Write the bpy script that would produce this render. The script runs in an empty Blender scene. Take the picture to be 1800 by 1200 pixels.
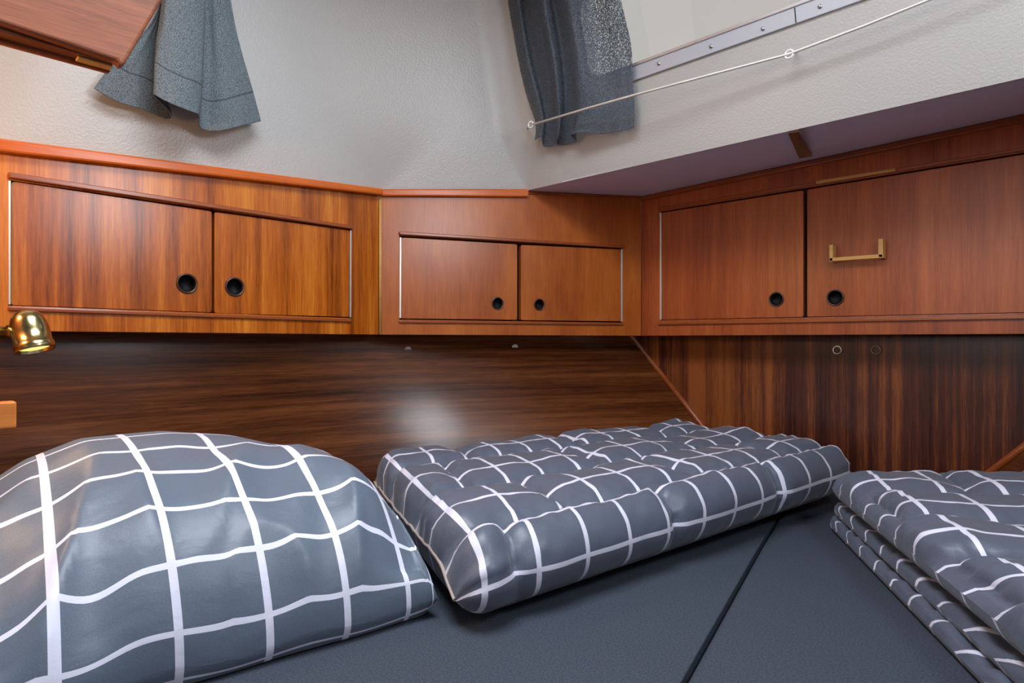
import bpy, bmesh, math, random
import numpy as np
from mathutils import Vector, Matrix, noise

random.seed(7)
scn = bpy.context.scene
COL = scn.collection

# ------------------------------------------------------------------ survey
# The boat's own axes: X to starboard along the transom, Y aft, Z up, floor z=0.
# The survey station (where the photographer stood) is at (0, 0, EYE).
F = 1090.0
EYE = 0.75
SN, CS = 0.690, 0.7238
FWD = Vector((-SN, CS, 0)); RGT = Vector((CS, SN, 0)); UP = Vector((0, 0, 1))


def W(x, y, z=0.0):
    p = RGT * x + FWD * y
    return Vector((p.x, p.y, z + EYE))


def ray(px, py):
    return RGT * ((px - 900) / F) + FWD + UP * ((600 - py) / F)


def hit(px, py, p0, n):
    o = Vector((0, 0, EYE)); d = ray(px, py)
    return o + d * ((p0 - o).dot(n) / d.dot(n))


# ------------------------------------------------------------------ helpers
def tag(o, label=None, cat=None, group=None, kind=None):
    if label: o['label'] = label
    if cat: o['category'] = cat
    if group: o['group'] = group
    if kind: o['kind'] = kind
    return o


def empty(name, loc=(0, 0, 0), rot=None):
    o = bpy.data.objects.new(name, None); COL.objects.link(o)
    o.empty_display_size = 0.05
    if rot is not None:
        o.matrix_world = rot
    else:
        o.location = loc
    return o


def link(name, me, mats, parent=None, smooth=False):
    o = bpy.data.objects.new(name, me); COL.objects.link(o)
    for m in (mats if isinstance(mats, (list, tuple)) else [mats]):
        me.materials.append(m)
    if parent is not None: o.parent = parent
    if smooth:
        for p in me.polygons: p.use_smooth = True
    return o


def build(name, bm, mats, parent=None, smooth=False, bevel=0, seg=2):
    bmesh.ops.recalc_face_normals(bm, faces=bm.faces)
    me = bpy.data.meshes.new(name); bm.to_mesh(me); bm.free()
    o = link(name, me, mats, parent, smooth)
    if bevel:
        b = o.modifiers.new('bevel', 'BEVEL'); b.width = bevel; b.segments = seg
        b.limit_method = 'ANGLE'; b.angle_limit = math.radians(35); b.use_clamp_overlap = True
    return o


def prism_bm(bm, outer, holes=(), y0=0.0, y1=0.02, f=None):
    """polygon (u,z) with holes, extruded along local y; f maps (u,y,z)->co"""
    f = f or (lambda u, y, z: (u, y, z))
    loops = [list(outer)] + [list(h) for h in holes]
    fr, bk = [], []
    for lp in loops:
        fr.append([bm.verts.new(f(u, y0, z)) for u, z in lp])
        bk.append([bm.verts.new(f(u, y1, z)) for u, z in lp])
    if len(loops) == 1:
        bm.faces.new(fr[0]); bm.faces.new(bk[0])
    else:
        for side in (fr, bk):
            ed = []
            for lp in side:
                for i in range(len(lp)):
                    ed.append(bm.edges.new((lp[i], lp[(i + 1) % len(lp)])))
            bmesh.ops.triangle_fill(bm, use_beauty=True, use_dissolve=False, edges=ed)
    for a, b in zip(fr, bk):
        n = len(a)
        for i in range(n):
            j = (i + 1) % n
            bm.faces.new((a[i], a[j], b[j], b[i]))


def prism(name, outer, holes, y0, y1, mat, parent=None, bevel=0.001):
    bm = bmesh.new(); prism_bm(bm, outer, holes, y0, y1)
    return build(name, bm, mat, parent, bevel=bevel)


def box_bm(bm, lo, hi, mi=0):
    v = [bm.verts.new((x, y, z)) for x in (lo[0], hi[0]) for y in (lo[1], hi[1]) for z in (lo[2], hi[2])]
    for q in ((0, 1, 3, 2), (4, 6, 7, 5), (0, 4, 5, 1), (2, 3, 7, 6), (0, 2, 6, 4), (1, 5, 7, 3)):
        fc = bm.faces.new([v[i] for i in q]); fc.material_index = mi


def circle(cu, cz, r, n=28):
    return [(cu + r * math.cos(2 * math.pi * i / n), cz + r * math.sin(2 * math.pi * i / n)) for i in range(n)]


def rounded(poly, r, n=4):
    out = []
    m = len(poly)
    for i in range(m):
        p, a, b = Vector(poly[i]), Vector(poly[i - 1]), Vector(poly[(i + 1) % m])
        da = (a - p).normalized(); db = (b - p).normalized()
        for k in range(n + 1):
            t = k / n
            q = (p + da * r) * (1 - t) ** 2 + p * 2 * t * (1 - t) + (p + db * r) * t * t
            out.append((q.x, q.y))
    return out


def lathe_bm(bm, prof, M, n=32, mi=0, close=False):
    """prof: (r, h) pairs revolved about local z, placed with matrix M; mi int or list per segment"""
    rings = []
    for r, h in prof:
        if r < 1e-6:
            rings.append([bm.verts.new(M @ Vector((0, 0, h)))])
        else:
            rings.append([bm.verts.new(M @ Vector((r * math.cos(2 * math.pi * i / n), r * math.sin(2 * math.pi * i / n), h))) for i in range(n)])
    for k in range(len(rings) - 1):
        a, b = rings[k], rings[k + 1]
        m = mi[k] if isinstance(mi, (list, tuple)) else mi
        for i in range(n):
            j = (i + 1) % n
            if len(a) == 1 and len(b) == 1: continue
            if len(a) == 1: fc = bm.faces.new((a[0], b[i], b[j]))
            elif len(b) == 1: fc = bm.faces.new((a[i], a[j], b[0]))
            else: fc = bm.faces.new((a[i], a[j], b[j], b[i]))
            fc.material_index = m; fc.smooth = True


def axis_matrix(p, d):
    d = Vector(d).normalized()
    q = d.to_track_quat('Z', 'Y')
    return Matrix.Translation(Vector(p)) @ q.to_matrix().to_4x4()


def tube_bm(bm, pts, r, n=10, mi=0):
    pts = [Vector(p) for p in pts]
    rings = []
    prev = None
    for i, p in enumerate(pts):
        d = (pts[min(i + 1, len(pts) - 1)] - pts[max(i - 1, 0)]).normalized()
        if prev is None:
            a = d.orthogonal().normalized()
        else:
            a = (prev - d * prev.dot(d)).normalized()
        prev = a; b = d.cross(a)
        rr = r[i] if isinstance(r, (list, tuple)) else r
        rings.append([bm.verts.new(p + (a * math.cos(2 * math.pi * k / n) + b * math.sin(2 * math.pi * k / n)) * rr) for k in range(n)])
    for i in range(len(rings) - 1):
        for k in range(n):
            j = (k + 1) % n
            fc = bm.faces.new((rings[i][k], rings[i][j], rings[i + 1][j], rings[i + 1][k])); fc.smooth = True; fc.material_index = mi
    for rg in (rings[0], rings[-1]):
        fc = bm.faces.new(rg); fc.material_index = mi


def grid_mesh(name, P, UV, mats, parent=None, cyc_v=False, extra=None):
    """P (nu,nv,3) array of points, UV (nu,nv,2)"""
    nu, nv = P.shape[:2]
    me = bpy.data.meshes.new(name)
    faces = []
    for i in range(nu - 1):
        for j in range(nv - 1):
            faces.append((i * nv + j, (i + 1) * nv + j, (i + 1) * nv + j + 1, i * nv + j + 1))
    me.from_pydata(P.reshape(-1, 3).tolist(), [], faces)
    uvl = me.uv_layers.new(name='UVMap')
    uf = UV.reshape(-1, 2)
    idx = np.array([l.vertex_index for l in me.loops])
    uvl.data.foreach_set('uv', uf[idx].astype(np.float32).ravel())
    return link(name, me, mats, parent, smooth=True)


def normals_of(P):
    du = np.gradient(P, axis=0); dv = np.gradient(P, axis=1)
    n = np.cross(du, dv)
    l = np.linalg.norm(n, axis=2, keepdims=True); l[l < 1e-12] = 1
    return n / l


def vnoise(x, y, z=0.0):
    return noise.noise(Vector((x, y, z)))


# ------------------------------------------------------------------ materials
def newmat(name):
    m = bpy.data.materials.new(name); m.use_nodes = True
    nt = m.node_tree
    b = nt.nodes['Principled BSDF']
    return m, nt, b


def N(nt, t, **kw):
    n = nt.nodes.new(t)
    for k, v in kw.items(): setattr(n, k, v)
    return n


def math_node(nt, op, a, b=None):
    n = N(nt, 'ShaderNodeMath', operation=op)
    for i, v in enumerate((a, b)):
        if v is None: continue
        if isinstance(v, (int, float)): n.inputs[i].default_value = v
        else: nt.links.new(v, n.inputs[i])
    return n.outputs[0]


def ramp(nt, fac, stops):
    r = N(nt, 'ShaderNodeValToRGB')
    el = r.color_ramp.elements
    while len(el) < len(stops): el.new(0.5)
    for e, (p, c) in zip(el, stops):
        e.position = p; e.color = (*c, 1)
    nt.links.new(fac, r.inputs[0])
    return r.outputs[0]


def wood(name, dark, mid, light, axis='Z', fine=70, band=16, stretch=0.03, rough=0.24, blotch=0.0, contrast=1.0, spec=0.42, bump=0.06, uv=False):
    m, nt, b = newmat(name)
    tc = N(nt, 'ShaderNodeTexCoord'); oi = N(nt, 'ShaderNodeObjectInfo')
    off = N(nt, 'ShaderNodeVectorMath', operation='SCALE'); off.inputs[0].default_value = (7, 3, 5)
    nt.links.new(oi.outputs['Random'], off.inputs['Scale'])
    add = N(nt, 'ShaderNodeVectorMath', operation='ADD')
    nt.links.new(tc.outputs['UV' if uv else 'Object'], add.inputs[0]); nt.links.new(off.outputs[0], add.inputs[1])

    def nz(sc_across, st, detail=3, rough_=0.55, dist=0.0):
        mp = N(nt, 'ShaderNodeMapping')
        s = {'X': (st, 1, 1), 'Y': (1, st, 1), 'Z': (1, 1, st)}[axis]
        mp.inputs['Scale'].default_value = tuple(sc_across * k for k in s)
        nt.links.new(add.outputs[0], mp.inputs[0])
        n = N(nt, 'ShaderNodeTexNoise'); n.inputs['Scale'].default_value = 1
        n.inputs['Detail'].default_value = detail; n.inputs['Roughness'].default_value = rough_
        n.inputs['Distortion'].default_value = dist
        nt.links.new(mp.outputs[0], n.inputs['Vector'])
        return n.outputs['Fac']
    a = nz(band, stretch, 3, 0.6, 0.2); c = nz(fine, stretch * 0.8, 5, 0.7)
    fl = nz(380, 0.05, 3, 0.7)
    v = math_node(nt, 'ADD', math_node(nt, 'MULTIPLY', a, 0.55), math_node(nt, 'MULTIPLY', c, 0.45))
    if blotch:
        d = nz(9, 0.5, 3)
        v = math_node(nt, 'ADD', math_node(nt, 'MULTIPLY', v, 1 - blotch), math_node(nt, 'MULTIPLY', d, blotch))
    v = math_node(nt, 'ADD', math_node(nt, 'MULTIPLY', math_node(nt, 'SUBTRACT', v, 0.5), contrast), 0.5)
    v = math_node(nt, 'ADD', v, math_node(nt, 'MULTIPLY', math_node(nt, 'SUBTRACT', fl, 0.5), 0.40))
    colr = ramp(nt, v, [(0.30, dark), (0.50, mid), (0.70, light)])
    nt.links.new(colr, b.inputs['Base Color'])
    b.inputs['Roughness'].default_value = rough
    b.inputs['Specular IOR Level'].default_value = spec
    if bump:
        bp = N(nt, 'ShaderNodeBump'); bp.inputs['Strength'].default_value = bump; bp.inputs['Distance'].default_value = 0.001
        nt.links.new(c, bp.inputs['Height']); nt.links.new(bp.outputs[0], b.inputs['Normal'])
    return m


def plain(name, col, rough=0.5, metal=0.0, spec=0.5):
    m, nt, b = newmat(name)
    b.inputs['Base Color'].default_value = (*col, 1); b.inputs['Roughness'].default_value = rough
    b.inputs['Metallic'].default_value = metal; b.inputs['Specular IOR Level'].default_value = spec
    return m


def vinyl(name, col, rough=0.42, bump=0.35, scale=260):
    m, nt, b = newmat(name)
    tc = N(nt, 'ShaderNodeTexCoord')
    n = N(nt, 'ShaderNodeTexNoise'); n.inputs['Scale'].default_value = scale; n.inputs['Detail'].default_value = 2
    nt.links.new(tc.outputs['Object'], n.inputs['Vector'])
    n2 = N(nt, 'ShaderNodeTexNoise'); n2.inputs['Scale'].default_value = 3.0
    nt.links.new(tc.outputs['Object'], n2.inputs['Vector'])
    c = ramp(nt, n2.outputs['Fac'], [(0.3, tuple(k * 0.94 for k in col)), (0.7, col)])
    nt.links.new(c, b.inputs['Base Color'])
    bp = N(nt, 'ShaderNodeBump'); bp.inputs['Strength'].default_value = bump; bp.inputs['Distance'].default_value = 0.0012
    nt.links.new(n.outputs['Fac'], bp.inputs['Height']); nt.links.new(bp.outputs[0], b.inputs['Normal'])
    b.inputs['Roughness'].default_value = rough; b.inputs['Specular IOR Level'].default_value = 0.4
    return m


def check_fabric(name, base, line, pitch, wid, off=(0, 0), rough=0.42, sheen=0.2):
    m, nt, b = newmat(name)
    tc = N(nt, 'ShaderNodeTexCoord'); sp = N(nt, 'ShaderNodeSeparateXYZ')
    nt.links.new(tc.outputs['UV'], sp.inputs[0])
    masks = []
    for k, o in zip(('X', 'Y'), off):
        t = math_node(nt, 'ADD', math_node(nt, 'DIVIDE', sp.outputs[k], pitch), 50 + o)
        fr = math_node(nt, 'FRACT', t)
        d = math_node(nt, 'ABSOLUTE', math_node(nt, 'SUBTRACT', fr, 0.5))
        masks.append(math_node(nt, 'LESS_THAN', d, wid / pitch / 2))
    mk = math_node(nt, 'MAXIMUM', masks[0], masks[1])
    n = N(nt, 'ShaderNodeTexNoise'); n.inputs['Scale'].default_value = 900; n.inputs['Detail'].default_value = 1
    nt.links.new(tc.outputs['UV'], n.inputs['Vector'])
    weave = ramp(nt, n.outputs['Fac'], [(0.3, tuple(k * 0.85 for k in base)), (0.7, tuple(k * 1.12 for k in base))])
    mix = N(nt, 'ShaderNodeMix', data_type='RGBA')
    nt.links.new(mk, mix.inputs[0]); nt.links.new(weave, mix.inputs[6]); mix.inputs[7].default_value = (*line, 1)
    nt.links.new(mix.outputs[2], b.inputs['Base Color'])
    b.inputs['Roughness'].default_value = rough; b.inputs['Specular IOR Level'].default_value = 0.5
    b.inputs['Sheen Weight'].default_value = sheen; b.inputs['Sheen Roughness'].default_value = 0.4
    # fine random creases
    n3 = N(nt, 'ShaderNodeTexNoise'); n3.inputs['Scale'].default_value = 28; n3.inputs['Detail'].default_value = 4
    n3.inputs['Distortion'].default_value = 0.3
    nt.links.new(tc.outputs['UV'], n3.inputs['Vector'])
    bp = N(nt, 'ShaderNodeBump'); bp.inputs['Strength'].default_value = 0.3; bp.inputs['Distance'].default_value = 0.004
    nt.links.new(n3.outputs['Fac'], bp.inputs['Height']); nt.links.new(bp.outputs[0], b.inputs['Normal'])
    return m


def weave(name, dark, light, scale=700, rough=0.8, transl=0.0, hem=None):
    m, nt, b = newmat(name)
    tc = N(nt, 'ShaderNodeTexCoord')
    n = N(nt, 'ShaderNodeTexNoise'); n.inputs['Scale'].default_value = scale; n.inputs['Detail'].default_value = 2
    nt.links.new(tc.outputs['Object'], n.inputs['Vector'])
    c = ramp(nt, n.outputs['Fac'], [(0.35, dark), (0.65, light)])
    if hem is not None:
        sp = N(nt, 'ShaderNodeSeparateXYZ'); nt.links.new(tc.outputs['UV'], sp.inputs[0])
        d = math_node(nt, 'ABSOLUTE', math_node(nt, 'SUBTRACT', sp.outputs['Y'], hem))
        k = math_node(nt, 'LESS_THAN', d, 0.0012)
        mx = N(nt, 'ShaderNodeMix', data_type='RGBA'); nt.links.new(math_node(nt, 'MULTIPLY', k, 0.6), mx.inputs[0])
        nt.links.new(c, mx.inputs[6]); mx.inputs[7].default_value = (*tuple(q * 0.3 for q in dark), 1)
        c = mx.outputs[2]
    nt.links.new(c, b.inputs['Base Color'])
    b.inputs['Roughness'].default_value = rough; b.inputs['Specular IOR Level'].default_value = 0.25
    bp = N(nt, 'ShaderNodeBump'); bp.inputs['Strength'].default_value = 0.4; bp.inputs['Distance'].default_value = 0.001
    nt.links.new(n.outputs['Fac'], bp.inputs['Height']); nt.links.new(bp.outputs[0], b.inputs['Normal'])
    if transl:
        out = nt.nodes['Material Output']
        tr = N(nt, 'ShaderNodeBsdfTranslucent'); nt.links.new(c, tr.inputs[0])
        tp = N(nt, 'ShaderNodeBsdfTransparent')
        m1 = N(nt, 'ShaderNodeMixShader'); m1.inputs[0].default_value = transl
        nt.links.new(b.outputs[0], m1.inputs[1]); nt.links.new(tr.outputs[0], m1.inputs[2])
        # open weave: tiny gaps between the threads
        sn = N(nt, 'ShaderNodeVectorMath', operation='SNAP'); sn.inputs[1].default_value = (0.0014, 0.0014, 0.0014)
        nt.links.new(tc.outputs['Object'], sn.inputs[0])
        n5 = N(nt, 'ShaderNodeTexWhiteNoise', noise_dimensions='3D'); nt.links.new(sn.outputs[0], n5.inputs['Vector'])
        gap = ramp(nt, n5.outputs['Value'], [(0.50, (0, 0, 0)), (0.62, (0.9, 0.9, 0.9))])
        m2 = N(nt, 'ShaderNodeMixShader'); nt.links.new(gap, m2.inputs[0])
        nt.links.new(m1.outputs[0], m2.inputs[1]); nt.links.new(tp.outputs[0], m2.inputs[2])
        nt.links.new(m2.outputs[0], out.inputs[0])
    return m


M_sapele = wood('sapele', (0.167, 0.032, 0.003), (0.414, 0.101, 0.008), (0.634, 0.211, 0.022), 'Z', contrast=1.4)
M_mahog = wood('mahogany', (0.255, 0.053, 0.009), (0.391, 0.098, 0.015), (0.510, 0.153, 0.025), 'Z', band=10, fine=40, stretch=0.12, blotch=0.5, contrast=1.2, rough=0.28)
M_redw = wood('red_mahogany', (0.196, 0.036, 0.011), (0.323, 0.070, 0.019), (0.442, 0.115, 0.031), 'Z', band=12, fine=60, stretch=0.05, contrast=1.2, rough=0.3)
M_trim = wood('trim_mahogany', (0.42, 0.075, 0.008), (0.56, 0.115, 0.013), (0.68, 0.17, 0.022), 'X', contrast=1.0)
M_strip = wood('strip_mahogany', (0.20, 0.045, 0.012), (0.27, 0.066, 0.018), (0.34, 0.09, 0.025), 'X', contrast=1.0)
M_hull = wood('dark_plank_lengthwise', (0.026, 0.007, 0.003), (0.092, 0.027, 0.008), (0.19, 0.062, 0.019), 'X', band=22, fine=90, stretch=0.03, contrast=1.4, rough=0.20, uv=True, spec=0.36)
M_transom = wood('dark_plank_upright', (0.020, 0.006, 0.006), (0.085, 0.022, 0.011), (0.27, 0.080, 0.020), 'Z', band=14, fine=55, stretch=0.015, contrast=1.9, rough=0.27)
M_oak = wood('brown_oak', (0.10, 0.030, 0.014), (0.21, 0.065, 0.030), (0.30, 0.10, 0.05), 'Y', band=24, fine=70, stretch=0.10, contrast=1.5, rough=0.33, spec=0.3)
M_light = wood('raw_pine', (0.45, 0.22, 0.06), (0.60, 0.32, 0.09), (0.70, 0.42, 0.14), 'X', contrast=0.8, rough=0.5)
M_orange = wood('orange_wood', (0.42, 0.12, 0.02), (0.55, 0.17, 0.03), (0.65, 0.24, 0.05), 'Y', contrast=0.8, rough=0.4)
M_bulk = wood('bulkhead_wood', (0.20, 0.06, 0.02), (0.30, 0.10, 0.035), (0.40, 0.15, 0.05), 'Z', contrast=1.0, rough=0.4)
M_white = vinyl('white_vinyl', (0.47, 0.455, 0.435), rough=0.30, bump=0.5, scale=300)
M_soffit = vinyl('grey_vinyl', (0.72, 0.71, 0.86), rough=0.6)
M_dark = plain('black_gap', (0.006, 0.005, 0.005), 0.7)
M_ring = plain('bronze_ring', (0.10, 0.055, 0.04), 0.3, 0.6)
M_dull = plain('dull_bronze', (0.26, 0.19, 0.15), 0.45, 0.6)
M_hole = plain('black_cup', (0.004, 0.004, 0.005), 0.6, 0, 0.2)
M_alu = plain('aluminium', (0.62, 0.63, 0.66), 0.35, 0.9)
M_hinge = plain('hinge_metal', (0.72, 0.68, 0.62), 0.38, 0.7)
M_frame = plain('window_frame_metal', (0.50, 0.52, 0.57), 0.5, 0.35)
M_brass = plain('polished_brass', (0.52, 0.44, 0.21), 0.2, 1.0)
M_steel = plain('steel_fitting', (0.5, 0.48, 0.45), 0.3, 0.9)
M_rod = plain('rod_metal', (0.72, 0.69, 0.63), 0.4, 0.5)
M_plasticw = plain('clear_white_plastic', (0.8, 0.8, 0.8), 0.35)
M_pillow = check_fabric('check_cotton', (0.115, 0.150, 0.205), (0.76, 0.77, 0.92), 0.0745, 0.0070)
M_quilt = check_fabric('check_quilt', (0.100, 0.120, 0.168), (0.74, 0.74, 0.88), 0.064, 0.0056, off=(0.2, 0.3))
M_piping = plain('beige_piping', (0.46, 0.37, 0.33), 0.7)
M_sheet = weave('dark_sheet', (0.036, 0.046, 0.064), (0.062, 0.076, 0.102), 500, 0.85)
M_curtL = weave('grey_curtain', (0.060, 0.075, 0.086), (0.19, 0.225, 0.245), 750, 0.85, hem=0.045)
M_curtR = weave('slate_curtain', (0.085, 0.105, 0.135), (0.18, 0.215, 0.260), 700, 0.6, transl=0.25)
M_floor = wood('floor_boards', (0.12, 0.05, 0.02), (0.2, 0.09, 0.04), (0.28, 0.13, 0.06), 'Y')
mg, nt, b = newmat('window_glass')
tp = N(nt, 'ShaderNodeBsdfTransparent'); tp.inputs[0].default_value = (0.96, 0.96, 0.95, 1)
gl = N(nt, 'ShaderNodeBsdfGlossy'); gl.inputs['Roughness'].default_value = 0.02
mxs = N(nt, 'ShaderNodeMixShader'); mxs.inputs[0].default_value = 0.05
nt.links.new(tp.outputs[0], mxs.inputs[1]); nt.links.new(gl.outputs[0], mxs.inputs[2])
nt.links.new(mxs.outputs[0], nt.nodes['Material Output'].inputs[0])
M_glass = mg
mb, nt, b = newmat('warm_bulb')
b.inputs['Base Color'].default_value = (1, 0.7, 0.3, 1)
b.inputs['Emission Color'].default_value = (1.0, 0.50, 0.11, 1); b.inputs['Emission Strength'].default_value = 2.2
M_bulb = mb

# ------------------------------------------------------------------ plan of the cabin
C2 = W(0.302, 1.45); C1 = W(-0.262, 1.228)        # ends of the chamfer cupboard
C2.z = C1.z = EYE
XL = C1.x                                        # face of the port lockers
YT = C2.y                                        # face of the transom lockers
XR = -0.39 * 2 - XL                              # starboard side mirrored about the centreline
ZC = EYE + 0.72                                  # deckhead


class Face:
    """a vertical cupboard face: local x along U, local y into the wall, local z up"""
    def __init__(s, p, U):
        s.U = Vector((U[0], U[1], 0)).normalized(); s.Y = UP.cross(s.U); s.O = Vector((p.x, p.y, EYE))
        s.M = Matrix(((s.U.x, s.Y.x, 0, s.O.x), (s.U.y, s.Y.y, 0, s.O.y), (0, 0, 1, s.O.z), (0, 0, 0, 1)))

    def __call__(s, px, py, dy=0.0):
        p = hit(px, py, s.O + s.Y * dy, s.Y) - s.O
        return (p.dot(s.U), p.z)


FL = Face(C1, (0, 1, 0))
FC = Face(C1, C2 - C1)
FR = Face(C2, (1, 0, 0))
P2 = hit(925, 335, FC.O, FC.Y)


def at_u(face, pts, u):
    """z at u on the line through two (u,z) points"""
    (a, za), (b, zb) = pts
    return za + (zb - za) * (u - a) / (b - a)


def cabinet(name, label, face, outline, openings, doors, trims, strips, hinges, mat_frame, mat_door, depth=0.20):
    root = empty(name, rot=face.M)
    tag(root, label, 'cabinet')
    prism('face_frame', outline, openings, 0.0, 0.018, mat_frame, root, 0.0008)
    # carcass behind the frame (bottom board, back and dark inside)
    us = [p[0] for p in outline]; zb = min(p[1] for p in outline); zt = max(p[1] for p in outline)
    bm = bmesh.new()
    op_u0 = min(u for o in openings for u, _ in o) - 0.012; op_u1 = max(u for o in openings for u, _ in o) + 0.012
    op_z0 = min(z for o in openings for _, z in o) - 0.010; op_z1 = max(z for o in openings for _, z in o) + 0.010
    box_bm(bm, (op_u0, 0.0185, op_z0), (op_u1, 0.040, op_z1))
    build('interior', bm, M_dark, root)
    bm = bmesh.new()
    box_bm(bm, (min(us) + 0.03, 0.0185, zb + 0.001), (max(us) - 0.03, 0.06, zb + 0.010))
    build('bottom_board', bm, M_strip, root)
    for poly, hole, hr in doors:
        d = prism('door', rounded(poly, 0.004, 3), [circle(*hole, hr * 0.82)], 0.001, 0.016, mat_door, root, 0.0012)
        bm = bmesh.new()
        Mx = Matrix.Translation(Vector((hole[0], 0.001, hole[1]))) @ Matrix.Rotation(math.radians(90), 4, 'X')
        lathe_bm(bm, [(hr * 0.80, -0.013), (hr * 0.80, 0.000), (hr * 0.82, 0.0015), (hr * 0.92, 0.0028), (hr * 1.0, 0.0015), (hr * 1.02, -0.0002)], Mx, 32, 0)
        lathe_bm(bm, [(hr * 0.79, 0.000), (hr * 0.77, -0.012), (0, -0.012)], Mx, 32, 1)
        build('finger_pull', bm, [M_ring, M_hole], d, smooth=True)
    for nm, poly, y0, m in trims:
        prism(nm, poly, [], y0, 0.002, m, root, 0.003)
    for nm, poly, y0, m in strips:
        prism(nm, poly, [], y0, 0.002, m, root, 0.0015)
    for poly in hinges:
        prism('hinge', poly, [], -0.0015, 0.004, M_hinge, root, 0.0004)
    return root


def ext(a, b, px):
    """pixel y on the line a-b at px"""
    return a[1] + (b[1] - a[1]) * (px - a[0]) / (b[0] - a[0])


# ---- port lockers
f = FL
LX = -60
outl = [f(LX, ext((0, 268), (665, 343), LX)), f(665, 343), f(665, 588), f(LX, 581)]
d1 = [f(20, 318), f(373, 371), f(373, 549), f(19, 536)]
d2 = [f(377.5, 372), f(615, 404.5), f(614, 557), f(377.5, 550)]
openL = [f(15, 316), f(617, 403), f(616, 559), f(15, 537)]
cabinet('wall_cabinet', 'long striped mahogany locker along the left side, with a reading lamp at its lower corner', f, outl, [openL],
        [(d1, f(329, 498), 0.0158), (d2, f(413, 504), 0.0158)],
        [('top_trim', [f(LX, ext((0, 247), (665, 333), LX)), f(667, 333.3), f(667, 344.5), f(LX, ext((0, 270), (665, 345), LX))], -0.014, M_trim)],
        [('moulding', [f(14, 303), f(618, 397), f(618, 403), f(14, 313.5)], -0.006, M_strip),
         ('moulding', [f(14, 538.5), f(616, 560), f(616, 566), f(14, 546)], -0.004, M_strip)],
        [[f(14.5, 317), f(19, 317.6), f(18.5, 535.5), f(14.5, 535)], [f(615.3, 405), f(617.5, 405), f(617, 557.5), f(614.8, 557.5)]],
        M_sapele, M_sapele)
# ---- corner locker
f = FC
outl = [f(665.5, 338), f(925, 338), f(925.5, 331), f(1127, 340), f(1127, 590), f(665.5, 588)]
d1 = [f(706, 417), f(909.5, 429), f(909.5, 562), f(705, 559.5)]
d2 = [f(916, 430), f(1091, 438), f(1091, 564.5), f(916, 562.5)]
openC = [f(702, 414), f(1094, 436), f(1094, 567), f(702, 561.5)]
cabc = cabinet('wall_cabinet', 'short mahogany locker set across the corner between the two longer lockers', f, outl, [openC],
        [(d1, f(875, 533), 0.0135), (d2, f(948, 535), 0.0130)],
        [('top_trim', rounded([f(668, 333.5), f(927, 333.5), f(927, 347.5), f(668, 346)], 0.0045, 4), -0.010, M_trim),
         ('top_strip', [f(927, 338), f(1127, 344), f(1127, 348), f(927, 341.5)], -0.004, M_strip)],
        [('moulding', [f(701, 407), f(1096, 432), f(1096, 436.5), f(701, 413)], -0.006, M_strip),
         ('moulding', [f(701, 563), f(1095, 567.5), f(1095, 571.5), f(701, 567.5)], -0.004, M_strip)],
        [[f(702.3, 417), f(705.5, 417), f(705, 559), f(701.8, 559)], [f(1091.5, 438), f(1094, 438), f(1094, 565), f(1091.5, 565)]],
        M_mahog, M_mahog)
bm = bmesh.new()
tube_bm(bm, [(0.001, -0.001, f(668, 345)[1]), (0.001, -0.001, f(668, 587.5)[1])], 0.003, 8)
build('corner_bead', bm, M_light, cabc)
# ---- transom lockers
f = FR
RX = 1880
topR = lambda px: ext((1127, 345), (1800, 200), px)
outl = [f(1127.5, 345), f(RX, topR(RX)), f(RX, 586.5), f(1127.5, 590)]
dtop = lambda px: ext((1160, 372), (1800, 268), px)
dbot = lambda px: ext((1160, 563), (1800, 550), px)
d1 = [f(1163.5, dtop(1163) + 2), f(1411.5, dtop(1411) + 3), f(1411.5, dbot(1411) - 1), f(1163.5, dbot(1163) - 1)]
d2 = [f(1418.5, dtop(1418) + 3), f(1856, dtop(1856) + 3), f(1856, dbot(1856) - 1), f(1418.5, dbot(1418) - 1)]
openR = [f(1160, dtop(1160)), f(1860, dtop(1860)), f(1860, dbot(1860)), f(1160, dbot(1160))]
cabr = cabinet('wall_cabinet', 'long reddish mahogany locker along the right side, with a small wooden handle on one door', f, outl, [openR],
        [(d1, f(1364.5, 526), 0.0150), (d2, f(1468, 523), 0.0155)],
        [('top_trim', [f(1127, 346), f(RX, topR(RX) + 1), f(RX, topR(RX) + 16), f(1127, 354)], -0.006, M_strip)],
        [('moulding', [f(1158, dtop(1158) - 7), f(1860, dtop(1860) - 9), f(1860, dtop(1860) - 2), f(1158, dtop(1158) - 1.5)], -0.004, M_strip),
         ('moulding', [f(1158, dbot(1158) + 3), f(1860, dbot(1860) + 3), f(1860, dbot(1860) + 11), f(1158, dbot(1158) + 8)], -0.005, M_strip)],
        [[f(1160, dtop(1160) + 2), f(1163, dtop(1163) + 2), f(1163, dbot(1163) - 1), f(1160, dbot(1160) - 1)]],
        M_redw, M_redw)
o = prism('highlight_strip', [f(1436, dtop(1436) - 8.5), f(1575, dtop(1575) - 8.5), f(1575, dtop(1575) - 3), f(1436, dtop(1436) - 3)], [], -0.0055, -0.001, M_light, cabr, 0.001)  # warm lamp reflection on the moulding, put in as a strip of paler wood
tag(o, 'pale strip on the moulding, coloured as a warm lamp highlight')
# the stuck-on handle of the wide door
door_r = [c for c in cabr.children if c.name.startswith('door')][-1]
bm = bmesh.new()
yo = -0.020
a0 = f(1459, 459, yo); a1 = f(1551, 452, yo)


def bar(p, q, r, s_, y0, y1):
    prism_bm(bm, [p, q, r, s_], (), y0, y1)


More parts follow.
